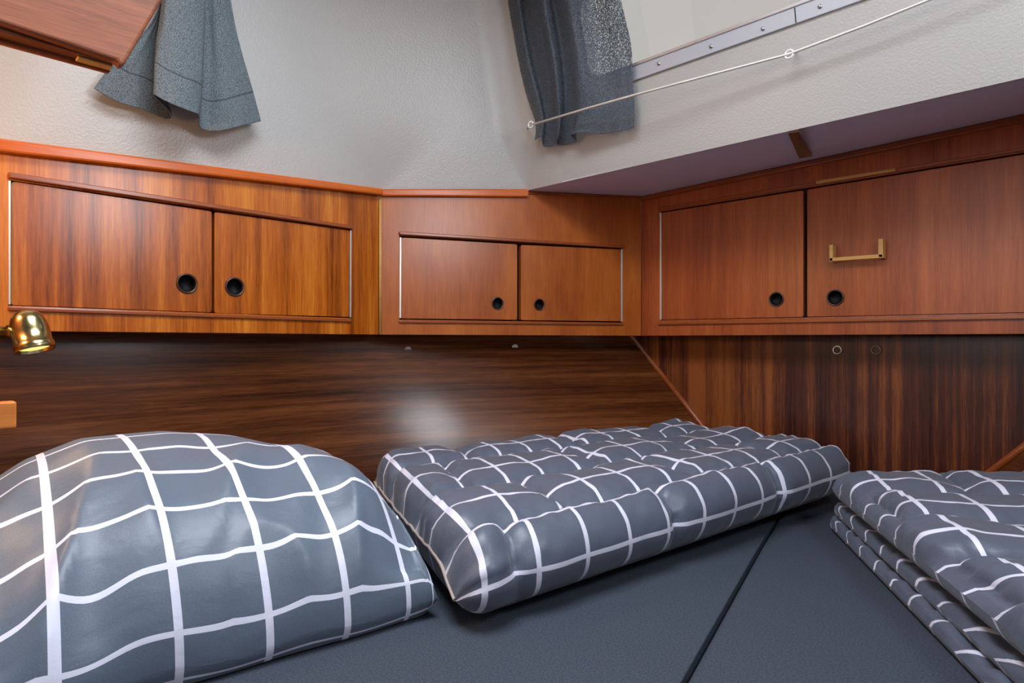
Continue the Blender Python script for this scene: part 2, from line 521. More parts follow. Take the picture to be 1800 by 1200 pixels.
bar(f(1457.5, 453, yo), f(1552.5, 446, yo), f(1552.5, 453, yo), f(1457.5, 459.5, yo), yo, yo + 0.007)
for x0, x1, yt, yb in ((1457.5, 1464, 430, 459), (1543.5, 1552, 419.5, 452.5)):
    bar(f(x0, yt, yo), f(x1, yt, yo), f(x1, yb, yo), f(x0, yb, yo), yo, 0.001)
h = build('handle', bm, M_light, door_r, bevel=0.001)
tag(h, 'pale wooden U-shaped handle')

# ------------------------------------------------------------------ upper walls
tl, tc_, tr = math.tan(math.radians(8)), math.tan(math.radians(10)), math.tan(math.radians(15))
zP2 = P2.z


def isect(p, d, q, e):
    den = d.x * e.y - d.y * e.x
    t = ((q.x - p.x) * e.y - (q.y - p.y) * e.x) / den
    return Vector((p.x + d.x * t, p.y + d.y * t))


XSPLIT = P2.x + 0.10


def upper_path(h):
    """plan of the white lining at height h above its foot"""
    xl = XL + 0.003 + tl * h
    pc = Vector((P2.x, P2.y)) + Vector((-FC.Y.x, -FC.Y.y)) * (0.003 + tc_ * h); dc = Vector((FC.U.x, FC.U.y))
    yr = P2.y - tr * h
    k1 = isect(Vector((xl, 0)), Vector((0, 1)), pc, dc)
    k2 = isect(pc, dc, Vector((0, yr)), Vector((1, 0)))
    pts = [Vector((xl, -0.16)), Vector((xl, 0.2))]

    def corner(k, d0, d1, L, n):
        a = k - d0 * L; b_ = k + d1 * L
        return [a * (1 - t) ** 2 + k * 2 * t * (1 - t) + b_ * t * t for t in [i / n for i in range(n + 1)]]
    pts += corner(k1, Vector((0, 1)), dc, 0.012 + 0.148 * min(1, max(0, h) / 0.12), 12)
    pts += corner(k2, dc, Vector((1, 0)), 0.004 + 0.066 * min(1, max(0, h) / 0.10), 14)
    pts += [Vector((XSPLIT - 0.012, yr)), Vector((XSPLIT - 0.006, yr)), Vector((XSPLIT, yr))]
    return pts


rows = []
hs = [-0.006, 0.0, 0.01, 0.03, 0.06, 0.10, 0.15, 0.2, 0.28, 0.36, 0.47]
for h_ in hs:
    pp = upper_path(h_)
    r = []
    for p in pp:
        # foot follows the sheer of the lockers' top trim
        zl = at_u(FL, (FL(0, 247), FL(665, 333)), p.y - FL.O.y); zc = zP2 - EYE
        k = min(1, max(0, (p.y - FL.O.y) / (P2.y - FL.O.y)))
        zt = zl if p.y < FL.O.y else (at_u(FL, (FL(0, 247), FL(665, 333)), 0) * (1 - k) + zc * k)
        if p.x > P2.x - 0.012: zt = zc
        z = EYE + zt + (max(h_, 0) if p.x > P2.x - 0.012 else h_)
        r.append((p.x, p.y, z))
    rows.append(r)
P = np.array(rows)
o = grid_mesh('wall_left_upper', P, np.zeros(P.shape[:2] + (2,)), M_white)
sm = o.modifiers.new('solid', 'SOLIDIFY'); sm.thickness = 0.02; sm.offset = 1
es = o.modifiers.new('split', 'EDGE_SPLIT'); es.split_angle = math.radians(40)
tag(o, 'white textured vinyl lining above the left and corner lockers', 'wall', kind='structure')

# right-hand (transom) upper lining, flat, leaning in, with the window opening
NW = Vector((0, -math.cos(math.atan(tr)), -math.sin(math.atan(tr))))    # faces the cabin
BW = Vector((P2.x, P2.y, zP2))
VW = Vector((0, -math.sin(math.atan(tr)), math.cos(math.atan(tr))))      # up the slope


def fw(px, py, off=0.0):
    p = hit(px, py, BW + NW * off, NW) - BW
    return (p.x, p.dot(VW))


def fwp(px, py, off=0.0):
    return hit(px, py, BW + NW * off, NW)


MW = Matrix(((1, 0, 0, BW.x), (0, -NW.y, VW.y, BW.y), (0, -NW.z, VW.z, BW.z), (0, 0, 0, 1)))   # local x, y outward, z up the slope
vtop = (ZC - zP2) / VW.z
wl = fw(1037, 140)[0]
i0 = fw(1113, 118); i1 = fw(1433, 0)
sl = (i1[1] - i0[1]) / (i1[0] - i0[0])
wr_u = 0.86 - 0.05
zin = lambda u: i0[1] + sl * (u - i0[0])
hole = [(wl, zin(wl)), (wr_u, zin(wr_u)), (wr_u, vtop - 0.09), (wl, vtop - 0.09)]
uR = XR + 0.05 - BW.x
o = prism('wall_back_upper', [(XSPLIT - BW.x - 0.012, 0), (uR, 0), (uR, vtop + 0.01), (XSPLIT - BW.x - 0.012, vtop + 0.01)], [rounded(hole, 0.03, 5)], 0.0006, 0.03, M_white, None, 0)
o.matrix_world = MW
tag(o, 'white textured vinyl lining under and around the right-hand window', 'wall', kind='structure')
win = empty('window_1', rot=MW)
tag(win, 'bright window behind the slate curtain, with a riveted metal frame', 'window', kind='structure')
fb = fw(1113, 143); fe = fw(1520, 0)
so = (fe[1] - fb[1]) / (fe[0] - fb[0])
zout = lambda u: fb[1] + so * (u - fb[0])
outer = [(wl - 0.02, zout(wl - 0.02)), (wr_u + 0.03, zout(wr_u + 0.03)), (wr_u + 0.03, vtop - 0.06), (wl - 0.02, vtop - 0.06)]
prism('frame', rounded(outer, 0.03, 5), [rounded([(wl + .002, zin(wl) + .002), (wr_u - .002, zin(wr_u) + .002), (wr_u - .002, vtop - .092), (wl + .002, vtop - .092)], 0.03, 5)], -0.004, 0.001, M_frame, win, 0.001)
prism('inner_lip', rounded([(wl, zin(wl)), (wr_u, zin(wr_u)), (wr_u, vtop - .09), (wl, vtop - .09)], 0.03, 5),
      [rounded([(wl + .005, zin(wl) + .005), (wr_u - .005, zin(wr_u) + .005), (wr_u - .005, vtop - .095), (wl + .005, vtop - .095)], 0.03, 5)], -0.006, 0.02, M_alu, win, 0.0008)
prism('glass', [(wl + .003, zin(wl) + .003), (wr_u - .003, zin(wr_u) + .003), (wr_u - .003, vtop - .093), (wl + .003, vtop - .093)], [], 0.012, 0.015, M_glass, win, 0)
for px, py in ((1160, 112), (1252, 82), (1343, 51), (1443, 12)):
    bm = bmesh.new()
    u, v = fw(px, py)
    lathe_bm(bm, [(0.0035, 0.003), (0.003, 0.0052), (0.0015, 0.0062), (0, 0.0064)], Matrix.Translation((u, 0, v)) @ Matrix.Rotation(math.radians(90), 4, 'X'), 14)
    build('rivet', bm, M_steel, win, smooth=True)
u, v = fw(1400, 30)
prism('frame_joint', [(u - .0007, zout(u) + .001), (u + .0007, zout(u) + .001), (u + .0007, zin(u) - .001), (u - .0007, zin(u) - .001)], [], -0.0046, -0.003, M_dark, win, 0)

# soffit under the side deck, between the locker tops and the white lining
zr = lambda x: EYE + at_u(FR, (FR(1127, 345), FR(1800, 200)), x - FR.O.x)
bm = bmesh.new()
xe = XR
lowp = [Vector((P2.x, P2.y, zP2)), Vector((C2.x, C2.y + .004, zr(C2.x))), Vector((xe, YT + .004, zr(xe))), Vector((xe, P2.y + 0.001, zP2 + 0.006))]
lo = [bm.verts.new(p) for p in lowp]
hi = [bm.verts.new(p + Vector((0, 0.0, 0.03))) for p in lowp]
bm.faces.new((lo[0], lo[1], lo[3])); bm.faces.new((lo[1], lo[2], lo[3])); bm.faces.new((hi[0], hi[3], hi[1])); bm.faces.new((hi[1], hi[3], hi[2]))
for i in range(4):
    j = (i + 1) % 4
    bm.faces.new((lo[i], lo[j], hi[j], hi[i]))
tag(build('trim_1', bm, M_soffit), 'grey vinyl soffit running above the right-hand locker', 'soffit', kind='structure')
# dark batten across the soffit joint
sofn = (lowp[2] - lowp[1]).cross(lowp[3] - lowp[1]).normalized()
if sofn.z > 0: sofn = -sofn
bm = bmesh.new()
q = [hit(px, py, lowp[1] + sofn * 0.001, sofn) for px, py in ((1385, 231), (1404, 228), (1427, 272), (1405, 276))]
v0 = [bm.verts.new(p + sofn * 0.003) for p in q]; v1 = [bm.verts.new(p - sofn * 0.0005) for p in q]
bm.faces.new(v0); bm.faces.new(v1)
for i in range(4):
    j = (i + 1) % 4; bm.faces.new((v0[i], v0[j], v1[j], v1[i]))
tag(build('trim_2', bm, wood('dark_batten', (0.03, 0.01, 0.008), (0.05, 0.016, 0.012), (0.08, 0.025, 0.02), 'Y')), 'short dark wooden batten across the grey soffit', 'trim', kind='structure')

# ------------------------------------------------------------------ lower hull panels and transom
YB = YT + 0.080
Et = hit(1115, 596, Vector((0, YB, 0)), Vector((0, 1, 0))); Eb = hit(1243, 757, Vector((0, YB, 0)), Vector((0, 1, 0)))
slope = (Eb.x - Et.x) / (Et.z - Eb.z)
ZT, ZB = EYE + 0.29, EYE - 0.46
Ex = lambda z: Et.x + slope * (Et.z - z)


def corner_path(A, K, E, L, n=28):
    d0 = (K - A).normalized(); d1 = (E - K).normalized()
    a = K - d0 * L; b_ = K + d1 * L
    out = []
    for i in range(n + 1):
        out.append(A.lerp(a, i / n))
    for i in range(1, n + 1):
        t = i / n
        out.append(a * (1 - t) ** 2 + K * 2 * t * (1 - t) + b_ * t * t)
    for i in range(1, n + 1):
        out.append(b_.lerp(E, i / n))
    return out


def hull(z):
    k = (EYE + 0.06 - z) / 0.52
    return corner_path(Vector((XL - 0.065 + 0.03 * k, -0.16)), Vector((XL - 0.065 + 0.07 * k, 0.74 - 0.10 * k)), Vector((Ex(z), YB)), 0.22)


def hull_panel(name, mirror, label):
    zs = np.linspace(ZT, ZB, 12)
    P = np.array([[(p.x, p.y, z) for p in hull(z)] for z in zs])
    if mirror:
        P[..., 0] = -0.78 - P[..., 0]
        P = P[:, ::-1]
    UV = np.zeros(P.shape[:2] + (2,))
    UV[..., 0] = np.concatenate(([0], np.cumsum(np.linalg.norm(np.diff(P[3], axis=0), axis=1))))[None, :]
    UV[..., 1] = P[..., 2]
    o = grid_mesh(name, P, UV, M_hull)
    s = o.modifiers.new('solid', 'SOLIDIFY'); s.thickness = 0.015; s.offset = -1 if not mirror else -1
    tag(o, label, 'wall', kind='structure')
    return o


hull_panel('wall_left', False, 'dark glossy plank lining with lengthwise grain under the left and corner lockers')
hull_panel('wall_right', True, 'dark plank lining on the far right side below the diagonal strip')
bm = bmesh.new()
box_bm(bm, (XL, YB, EYE - 0.55), (XR, YB + 0.02, EYE + 0.36))
tag(build('wall_back', bm, M_transom), 'dark glossy panel with upright grain under the right-hand locker', 'wall', kind='structure')
for nm, xf, lab in (('trim_3', lambda x: x, 'thin diagonal wooden strip in the corner left of the upright-grain panel'),
                    ('trim_4', lambda x: -0.78 - x, 'thin diagonal wooden strip at the right edge, rising to the right')):
    bm = bmesh.new()
    pa = Vector((xf(Ex(EYE + 0.05)), YB - 0.003, EYE + 0.05)); pb = Vector((xf(Ex(EYE - 0.44)), YB - 0.003, EYE - 0.44))
    tube_bm(bm, [pa, pa.lerp(pb, .5), pb], 0.0065, 8)
    tag(build(nm, bm, M_strip), lab, 'trim', kind='structure')

# small fittings under the lockers
for i, (px, py, lab) in enumerate(((1472, 615, 'small round metal socket under the right locker, the left and shinier of two'),
                                   (1540, 615, 'small round dull socket under the right locker, the right one of two'))):
    p = hit(px, py, Vector((0, YB, 0)), Vector((0, 1, 0)))
    bm = bmesh.new()
    Mx = axis_matrix((0, 0, 0), (0, -1, 0))
    lathe_bm(bm, [(0.0100, 0.0), (0.0100, 0.0015), (0.0085, 0.003), (0.006, 0.003), (0.0055, 0.001)], Mx, 24, 0)
    lathe_bm(bm, [(0.0055, 0.001), (0.005, -0.001), (0, -0.001)], Mx, 24, 1)
    o = build('screw_socket', bm, [M_steel if i == 0 else M_dull, M_hole], smooth=True); o.location = p
    tag(o, lab, 'fitting', 'fittings under the lockers')


def on_hull(px, py):
    best = None
    o_ = Vector((0, 0, EYE)); d = ray(px, py)
    for k in range(600):
        t = 0.9 + k * 0.0015
        p = o_ + d * t
        path = hull(p.z)
        for i in range(len(path) - 1):
            if path[i].y <= p.y <= path[i + 1].y and path[i + 1].y > path[i].y:
                tt = (p.y - path[i].y) / (path[i + 1].y - path[i].y)
                if p.x <= path[i].x + (path[i + 1].x - path[i].x) * tt: return p
    return p


for px, py, lab in ((717, 612, 'tiny bright metal catch under the corner locker, below its left door'),
                    (905, 608, 'tiny dull metal catch under the corner locker, near where its doors meet')):
    p = on_hull(px, py)
    bm = bmesh.new()
    box_bm(bm, (-0.007, -0.004, -0.0035), (0.007, 0.002, 0.0015))
    box_bm(bm, (-0.004, -0.006, -0.0015), (0.004, -0.003, 0.004))
    o = build('catch', bm, M_steel, bevel=0.0008); o.location = p; o.rotation_euler = (0, 0, math.radians(55))
    tag(o, lab, 'fitting', 'fittings under the lockers')

# ------------------------------------------------------------------ rest of the shell
bm = bmesh.new(); box_bm(bm, (-1.3, -2.3, -0.02), (0.5, 1.40, 0.0))
tag(build('floor', bm, M_floor), 'brown boarded cabin floor', 'floor', kind='structure')
bm = bmesh.new()
hatch = [(-0.62, 0.02), (-0.12, 0.02), (-0.12, 0.50), (-0.62, 0.50)]
prism_bm(bm, [(-1.2, -2.3), (0.4, -2.3), (0.4, 0.90), (-1.2, 0.90)], [hatch], 0, 0.02, f=lambda u, y, z: (u, z, ZC + y))
tag(build('ceiling', bm, M_white), 'white deckhead with a hatch above the berth', 'ceiling', kind='structure')
bm = bmesh.new(); box_bm(bm, (XL - 0.1, -0.19, 0), (-0.70, -0.165, ZC))
tag(build('wall_front_left', bm, M_bulk), 'wooden bulkhead left of the berth entrance', 'wall', kind='structure')
bm = bmesh.new(); box_bm(bm, (-1.25, -2.3, 0), (0.45, -2.27, ZC))
tag(build('wall_front', bm, M_bulk), 'wooden bulkhead at the far end of the cabin', 'wall', kind='structure')
bm = bmesh.new(); box_bm(bm, (-1.25, -2.3, 0), (-1.22, -0.19, ZC))
tag(build('wall_left_front', bm, M_bulk), 'wooden side of the forward cabin', 'wall', kind='structure')
# starboard side above the berth: white lining with a window in it
bm = bmesh.new()
wy0, wy1, wz0, wz1 = 0.28, 0.86, EYE + 0.36, EYE + 0.62
prism_bm(bm, [(-2.3, 0), (1.36, 0), (1.36, ZC), (-2.3, ZC)], [[(wy0, wz0), (wy1, wz0), (wy1, wz1), (wy0, wz1)]], XR + 0.06, XR + 0.09, f=lambda u, y, z: (y, u, z))
tag(build('wall_right_upper', bm, M_white), 'white lining of the starboard side', 'wall', kind='structure')

# ------------------------------------------------------------------ berth
zM = EYE - 0.300
bm = bmesh.new()
def inside(z, gap, mirror=False, y0=-0.15, y1=None):
    """plan of the hull lining at height z, pulled in by gap, from forward to aft"""
    out = []
    for p in hull(z)[::4]:
        x = p.x + gap; y = min(p.y, YB - 0.012)
        if y < y0: y = y0
        if out and abs(y - out[-1][1]) < 0.01: continue
        out.append((-0.78 - x if mirror else x, y))
    return out


seam_l = [(-0.105, -0.15), (-0.2715, 0.507), (-0.353, 0.854), (-0.462, YB - 0.012)]
seam_r = [(x + 0.002, y) for x, y in seam_l]
cush_l = seam_l + inside(zM - 0.10, 0.012)[::-1]
cush_r = seam_r + inside(zM - 0.10, 0.012, True)[::-1]
prism_bm(bm, inside(ZB, 0.02) + inside(ZB, 0.02, True)[::-1], (), 0.0, zM - 0.10, f=lambda u, y, z: (u, z, y))
tag(build('bed_base', bm, M_bulk, bevel=0.004), 'wooden berth base under the two dark cushions', 'bed base')
for poly, lab in ((cush_l, 'dark blue-grey berth cushion left of the seam, under the pillow'),
                  (cush_r, 'dark blue-grey berth cushion right of the seam, running under the right-hand duvet')):
    bm = bmesh.new(); prism_bm(bm, poly, (), zM - 0.10, zM, f=lambda u, y, z: (u, z, y))
    o = build('mattress', bm, M_sheet, bevel=0.011, seg=5)
    for p_ in o.data.polygons: p_.use_smooth = True
    tag(o, lab, 'mattress', 'berth cushions')


_zs = np.linspace(ZB, EYE - 0.02, 60)
_ys = np.linspace(-0.16, YB, 120)
_xh = np.array([np.interp(_ys, [p.y for p in hull(z)], [p.x for p in hull(z)]) for z in _zs])


def hull_height(x, y):
    """height of the sloping lining under (x, y); very low where it is outboard"""
    xm = x if x < -0.39 else -0.78 - x
    col = [np.interp(y, _ys, _xh[k]) for k in range(0, 60, 3)]
    zc = _zs[::3]
    for k in range(len(zc) - 1, -1, -1):
        if xm < col[k]:
            return zc[k] if k == len(zc) - 1 else zc[k] + (zc[k + 1] - zc[k]) * (xm - col[k]) / (col[k + 1] - col[k] - 1e-9)
    return -9


def drape(p, cap=0.04):
    h = hull_height(p[0] + (0.012 if p[0] > -0.39 else -0.012), min(p[1] + 0.01, YB)) + 0.010
    if h > zM: p = np.array((p[0], p[1], p[2] + cap * math.tanh((h - zM) / cap)))
    return p


# ---- quilted slabs
def brick(u, s, cu, cs):
    r = math.floor(s / cs)
    uu = u / cu + (0.5 if r % 2 else 0.0) + 0.13 * math.sin(r * 2.3)
    du = abs(uu - round(uu)) * cu
    ds = abs(s / cs - round(s / cs)) * cs
    return min(du, ds)


def quilt(name, FLp, FRp, BRp, BLp, z0, T, mat, parent, zback=(0, 0), zfront=(0, 0), pinch=(True, True), cell=(0.23, 0.130), depth=0.018, seam=0.45,
          nu=190, nt=170, seed=0.0, bottom_flat=True, uvo=(0, 0), endw=0.035, dcap=0.045, wr=1.0):
    A, B, C_, D_ = (np.array(p[:2]) for p in (FLp, FRp, BRp, BLp))
    L = (np.linalg.norm(B - A) + np.linalg.norm(C_ - D_)) / 2
    Dp = (np.linalg.norm(D_ - A) + np.linalg.norm(C_ - B)) / 2
    r = T / 2
    # closed profile by arc length: back bottom -> front -> top -> back
    seg = [Dp - 2 * r, math.pi * r, Dp - 2 * r, math.pi * r]
    tot = sum(seg)
    P = np.zeros((nu, nt, 3)); UV = np.zeros((nu, nt, 2)); S = np.zeros((nu, nt)); TOP = np.zeros((nu, nt))
    for j in range(nt):
        s = tot * j / (nt - 1)
        if s < seg[0]: d, z = Dp - r - s, 0.0
        elif s < seg[0] + seg[1]:
            a = (s - seg[0]) / r; d, z = r - r * math.sin(a), r - r * math.cos(a)
        elif s < seg[0] + seg[1] + seg[2]: d, z = r + (s - seg[0] - seg[1]), T
        else:
            a = (s - seg[0] - seg[1] - seg[2]) / r; d, z = Dp - r + r * math.sin(a), r + r * math.cos(a)
        for i in range(nu):
            x = i / (nu - 1)
            # denser columns near the ends
            x = x + 0.0
            u = x * L
            e = 1.0
            if pinch[0]: e *= math.sqrt(max(0.0, 1 - max(0, 1 - u / endw) ** 2)) ** 0.9
            if pinch[1]: e *= math.sqrt(max(0.0, 1 - max(0, 1 - (L - u) / endw) ** 2)) ** 0.9
            sm_ = T * seam * min(1.0, 0.55 + d / 0.12)
            t = (d + (Dp / 2 - d) / (Dp / 2) * 0.035 * (1 - e)) / Dp
            zz = sm_ + (z - sm_) * e
            base = A * (1 - x) * (1 - t) + B * x * (1 - t) + C_ * x * t + D_ * (1 - x) * t
            zb = (zfront[0] * (1 - x) + zfront[1] * x) * (1 - t) + (zback[0] * (1 - x) + zback[1] * x) * t
            top = min(1.0, z / T)
            P[i, j] = (base[0], base[1], z0 + zz + zb * (0.25 + 0.75 * top if zb < 0 else 1.0))
            UV[i, j] = (u + uvo[0], s - seg[0] + uvo[1]); S[i, j] = s - seg[0]; TOP[i, j] = top * e
    n = normals_of(P)
    cen = P.mean(axis=(0, 1))
    if n[nu // 2, int(nt * 0.6), 2] < 0: n = -n
    for i in range(nu):
        u = L * i / (nu - 1)
        for j in range(nt):
            tp_ = TOP[i, j]
            if tp_ < 0.02: continue
            s = S[i, j]
            w = vnoise(u * 9 + seed, s * 9, 3.1) * 0.012
            dd = brick(u + w + seed, s + w * 0.8 - 0.025, *cell)
            g = 1 - math.exp(-dd / 0.014)
            amt = depth * (g - 0.8)
            crk = math.exp(-dd / 0.03)
            amt += wr * 0.0050 * crk * vnoise(u * 60, s * 60, seed) + wr * 0.0035 * vnoise(u * 22 + seed, s * 16, 1.7) + 0.005 * vnoise(u * 6, s * 6, seed + 5)
            # gathers near the piped ends
            ue = min(u if pinch[0] else 9, (L - u) if pinch[1] else 9)
            amt += 0.0045 * math.exp(-ue / 0.03) * math.sin(s * 150 + 4 * vnoise(s * 20, seed, 0)) * min(1, ue / 0.01)
            P[i, j] += n[i, j] * amt * min(1, tp_ * 1.6)
    if True:
        for i in range(nu):
            for j in range(nt):
                P[i, j] = drape(P[i, j], dcap)
    P[..., 2] = np.maximum(P[..., 2], z0 + 0.0005 * 0 + 0.0)
    o = grid_mesh(name, P, UV, mat, parent)
    return o, P


def wxy(x, y):
    p = W(x, y); return (p.x, p.y)


# middle folded duvet
duv = empty('duvet', W(0.18, 1.0, -0.30))
tag(duv, 'folded white-checked grey quilted duvet lying in the middle, its corner against the pillow', 'duvet', 'check bedding')


def reparent(o, root):
    o.parent = root; o.matrix_parent_inverse = Matrix.Translation(-Vector(root.location))


o, P = quilt('quilted_cover', wxy(-0.043, 0.612), wxy(0.632, 1.132), wxy(0.360, 1.340), wxy(-0.250, 1.090), zM + 0.002, 0.098, M_quilt, None,
             zback=(0.014, 0.030), zfront=(0, 0.016), seed=0.4, dcap=0.02)
reparent(o, duv)
bm = bmesh.new()
nt_ = P.shape[1]
line = [Vector(P[0, j]) + Vector((0, 0, 0.002)) for j in range(int(nt_ * 0.435), int(nt_ * 0.93))]
line = [p + Vector((0, 0, 0.004 * vnoise(p.x * 40, p.y * 40, 1))) for p in line]
tube_bm(bm, line, 0.0021, 8)
o = build('piping', bm, M_piping); reparent(o, duv)
o, P = quilt('lower_fold', wxy(-0.056, 0.735), wxy(0.45, 1.09), wxy(0.30, 1.30), wxy(-0.258, 1.085), zM + 0.001, 0.045, M_quilt, None, depth=0.006, seed=2.2, nu=110, nt=90, zback=(0, 0.0))
reparent(o, duv)
bm = bmesh.new()
line = [Vector(P[0, j]) + Vector((0, 0, 0.001)) for j in range(int(P.shape[1] * 0.5), int(P.shape[1] * 0.95), 2)]
tube_bm(bm, line, 0.002, 8)
o = build('piping', bm, M_piping); reparent(o, duv)

# right-hand folded duvet: two layers, open edge to the left
duv2 = empty('duvet', W(0.6, 0.8, -0.30))
tag(duv2, 'folded white-checked grey quilted duvet at the right edge, its layered edge facing the seam', 'duvet', 'check bedding')
for nm, dx, zz, sd in (('lower_layer', -0.004, 0.001, 4.1), ('middle_layer', 0.004, 0.0215, 8.7)):
    o, P = quilt(nm, wxy(0.382 + dx, 0.42), wxy(0.555, 0.24), wxy(0.735, 0.882), wxy(0.512 + dx, 1.003), zM + zz, 0.020, M_quilt, None, depth=0.002, seed=sd, nu=130, nt=110,
                 uvo=(0.035 + sd, 0.03), endw=0.010, wr=0.4, dcap=0.02)
    reparent(o, duv2)
o, P = quilt('upper_layer', wxy(0.380, 0.42), wxy(0.56, 0.24), wxy(0.74, 0.882), wxy(0.510, 1.003), zM + 0.042, 0.060, M_quilt, None, depth=0.015, seed=6.3,
             endw=0.050, uvo=(-0.021, 0.0), dcap=0.02, zback=(0.0, 0.022))
reparent(o, duv2)

# ------------------------------------------------------------------ pillow
def pillow():
    # axes: length runs along the hull (towards the camera), width towards the hull
    FRc = np.array((-0.521, 0.431))                     # right front corner
    ra = math.radians(4.0); du = np.array((-math.sin(ra), -math.cos(ra))); dv = np.array((-math.cos(ra), math.sin(ra)))
    L, Wd, H = 0.545, 0.47, 0.192
    nu, nv = 170, 130
    zb0 = 0.014

    def fsh(a, p=2.4, q=0.5): return max(0.0, 1 - abs(a) ** p) ** q

    # lengthwise profile, right end to left end: a tall blunt right end, crest past the middle
    ps = np.array([0, .004, .010, .022, .045, .086, .14, .20, .28, .33, .37, .43, .49, .53, .54]) / 0.54 * 2 - 1
    ph = np.array([0, .36, .54, .67, .77, .86, .94, .99, 1.0, .91, .76, .52, .28, .08, 0])

    def ga(a):
        w = 0.02
        return sum(np.interp(a + k * w, ps, ph) for k in (-1, -.5, 0, .5, 1)) / 5 if abs(a) < 0.96 else float(np.interp(a, ps, ph))

    def fb(b_, a=0.0):
        pk = 0.18 - 0.65 * min(1.0, max(0.0, (-0.25 - a) / 0.7)) ** 1.3      # the fullest line drifts to the front at the right end
        t = (b_ - pk) / (1 + pk if b_ < pk else 1 - pk)
        return max(0.0, 1 - abs(t) ** 2.05) ** 0.5

    def spaced(half, n, fn):
        ts = np.linspace(-1, 1, 4001); z = np.array([H * fn(t) for t in ts])
        ds = np.hypot(np.diff(ts * half), np.diff(z)); s = np.concatenate(([0], np.cumsum(ds)))
        g = np.linspace(0, s[-1], n)
        return np.interp(g, s, ts), g
    a_s, ua = spaced(L / 2, nu, ga); b_s, vb = spaced(Wd / 2, nv, fb)
    Pt = np.zeros((nu, nv, 3)); Pb = np.zeros((nu, nv, 3)); UV = np.zeros((nu, nv, 2))
    for i, a in enumerate(a_s):
        for j, b_ in enumerate(b_s):
            # sides pulled in between the corners
            la = a * (1 - 0.02 * (1 - b_ * b_)); lb = b_ * (1 - 0.11 * (1 - a * a))
            if a < 0: la -= 0.28 * (b_ + 1) / 2 * a * a
            if a > 0: la *= 1 + 0.30 * max(0.0, 0.35 - b_) / 1.35
            xy = FRc + du * (la + 1) * L / 2 + dv * (lb + 1) * Wd / 2
            f_ = float(ga(a)) * fb(b_, a)
            skew = 0.0
            zt = zb0 + (H - zb0 + skew) * f_
            # creases: strongest on the front slope and at the right end
            k = max(0.0, -b_) ** 0.8 * 1.0 + 0.5 * max(0, -a) ** 2
            x1 = la * L / 2; y1 = lb * Wd / 2
            rid = vnoise(x1 * 13 + y1 * 6, y1 * 5 - x1 * 3, 7.7)
            rid = (1 - abs(rid) * 2.2)
            wv = 0.019 * k * (rid - 0.5) + 0.006 * k * vnoise(x1 * 26 + 5, y1 * 9, 2.2) + 0.005 * vnoise(x1 * 5, y1 * 5, 9.1)
            wv += 0.004 * vnoise(x1 * 9 + y1 * 14, y1 * 22, 4.4) * (0.3 + k)
            edge = min(1.0, (1 - max(abs(a), abs(b_))) / 0.06)
            zt += wv * edge
            # front seam waves up off the cushion here and there
            fs = max(0.0, -b_) ** 6
            lift = zb0 * 0.0 + fs * 0.016 * (0.5 + vnoise(x1 * 9 + 3.3, 0, 1.0))
            zt += lift * (1 - edge * 0.5)
            off = fs * 0.012 * vnoise(x1 * 11, 4.4, 0)
            Pt[i, j] = (xy[0] - dv[0] * off, xy[1] - dv[1] * off, zM + zt)
            zbot = max(0.002, zb0 * (1 - 4 * f_) + lift * (1 - edge))
            Pb[i, j] = (xy[0] - dv[0] * off, xy[1] - dv[1] * off, zM + min(zbot, zt))
            UV[i, j] = (ua[i] + 0.032, vb[j] * 1.15)
    # flip param order so normals face up, weld the two sheets along the rim
    P = np.concatenate((Pt.reshape(-1, 3), Pb.reshape(-1, 3)))
    n1 = nu * nv
    rim = lambda i, j: i in (0, nu - 1) or j in (0, nv - 1)
    idx = lambda i, j, s: i * nv + j + (n1 if s and not rim(i, j) else 0)
    faces = []
    for i in range(nu - 1):
        for j in range(nv - 1):
            q = [(i, j), (i + 1, j), (i + 1, j + 1), (i, j + 1)]
            faces.append([idx(*c, 0) for c in q]); faces.append([idx(*c, 1) for c in reversed(q)])
    me = bpy.data.meshes.new('pillow')
    me.from_pydata(P.tolist(), [], faces)
    uvf = np.concatenate((UV.reshape(-1, 2), UV.reshape(-1, 2)))
    ul = me.uv_layers.new(name='UVMap'); li = np.array([l.vertex_index for l in me.loops])
    ul.data.foreach_set('uv', uvf[li].astype(np.float32).ravel())
    bm = bmesh.new(); bm.from_mesh(me)
    bmesh.ops.delete(bm, geom=[v for v in bm.verts if not v.link_faces], context='VERTS')
    bmesh.ops.recalc_face_normals(bm, faces=bm.faces); bm.to_mesh(me); bm.free()
    o = link('pillow', me, M_pillow, smooth=True)
    tag(o, 'plump grey pillow with a white window-check pattern on the left cushion', 'pillow', 'check bedding')
    return o


pillow()

# ------------------------------------------------------------------ curtains
def catmull(pts, t):
    n = len(pts) - 1
    x = min(max(t, 0), 1) * n; i = min(int(x), n - 1); f_ = x - i
    p = [pts[max(0, min(n, i + k))] for k in (-1, 0, 1, 2)]
    return 0.5 * ((2 * p[1]) + (p[2] - p[0]) * f_ + (2 * p[0] - 5 * p[1] + 4 * p[2] - p[3]) * f_ ** 2 + (3 * p[1] - p[0] - 3 * p[2] + p[3]) * f_ ** 3)


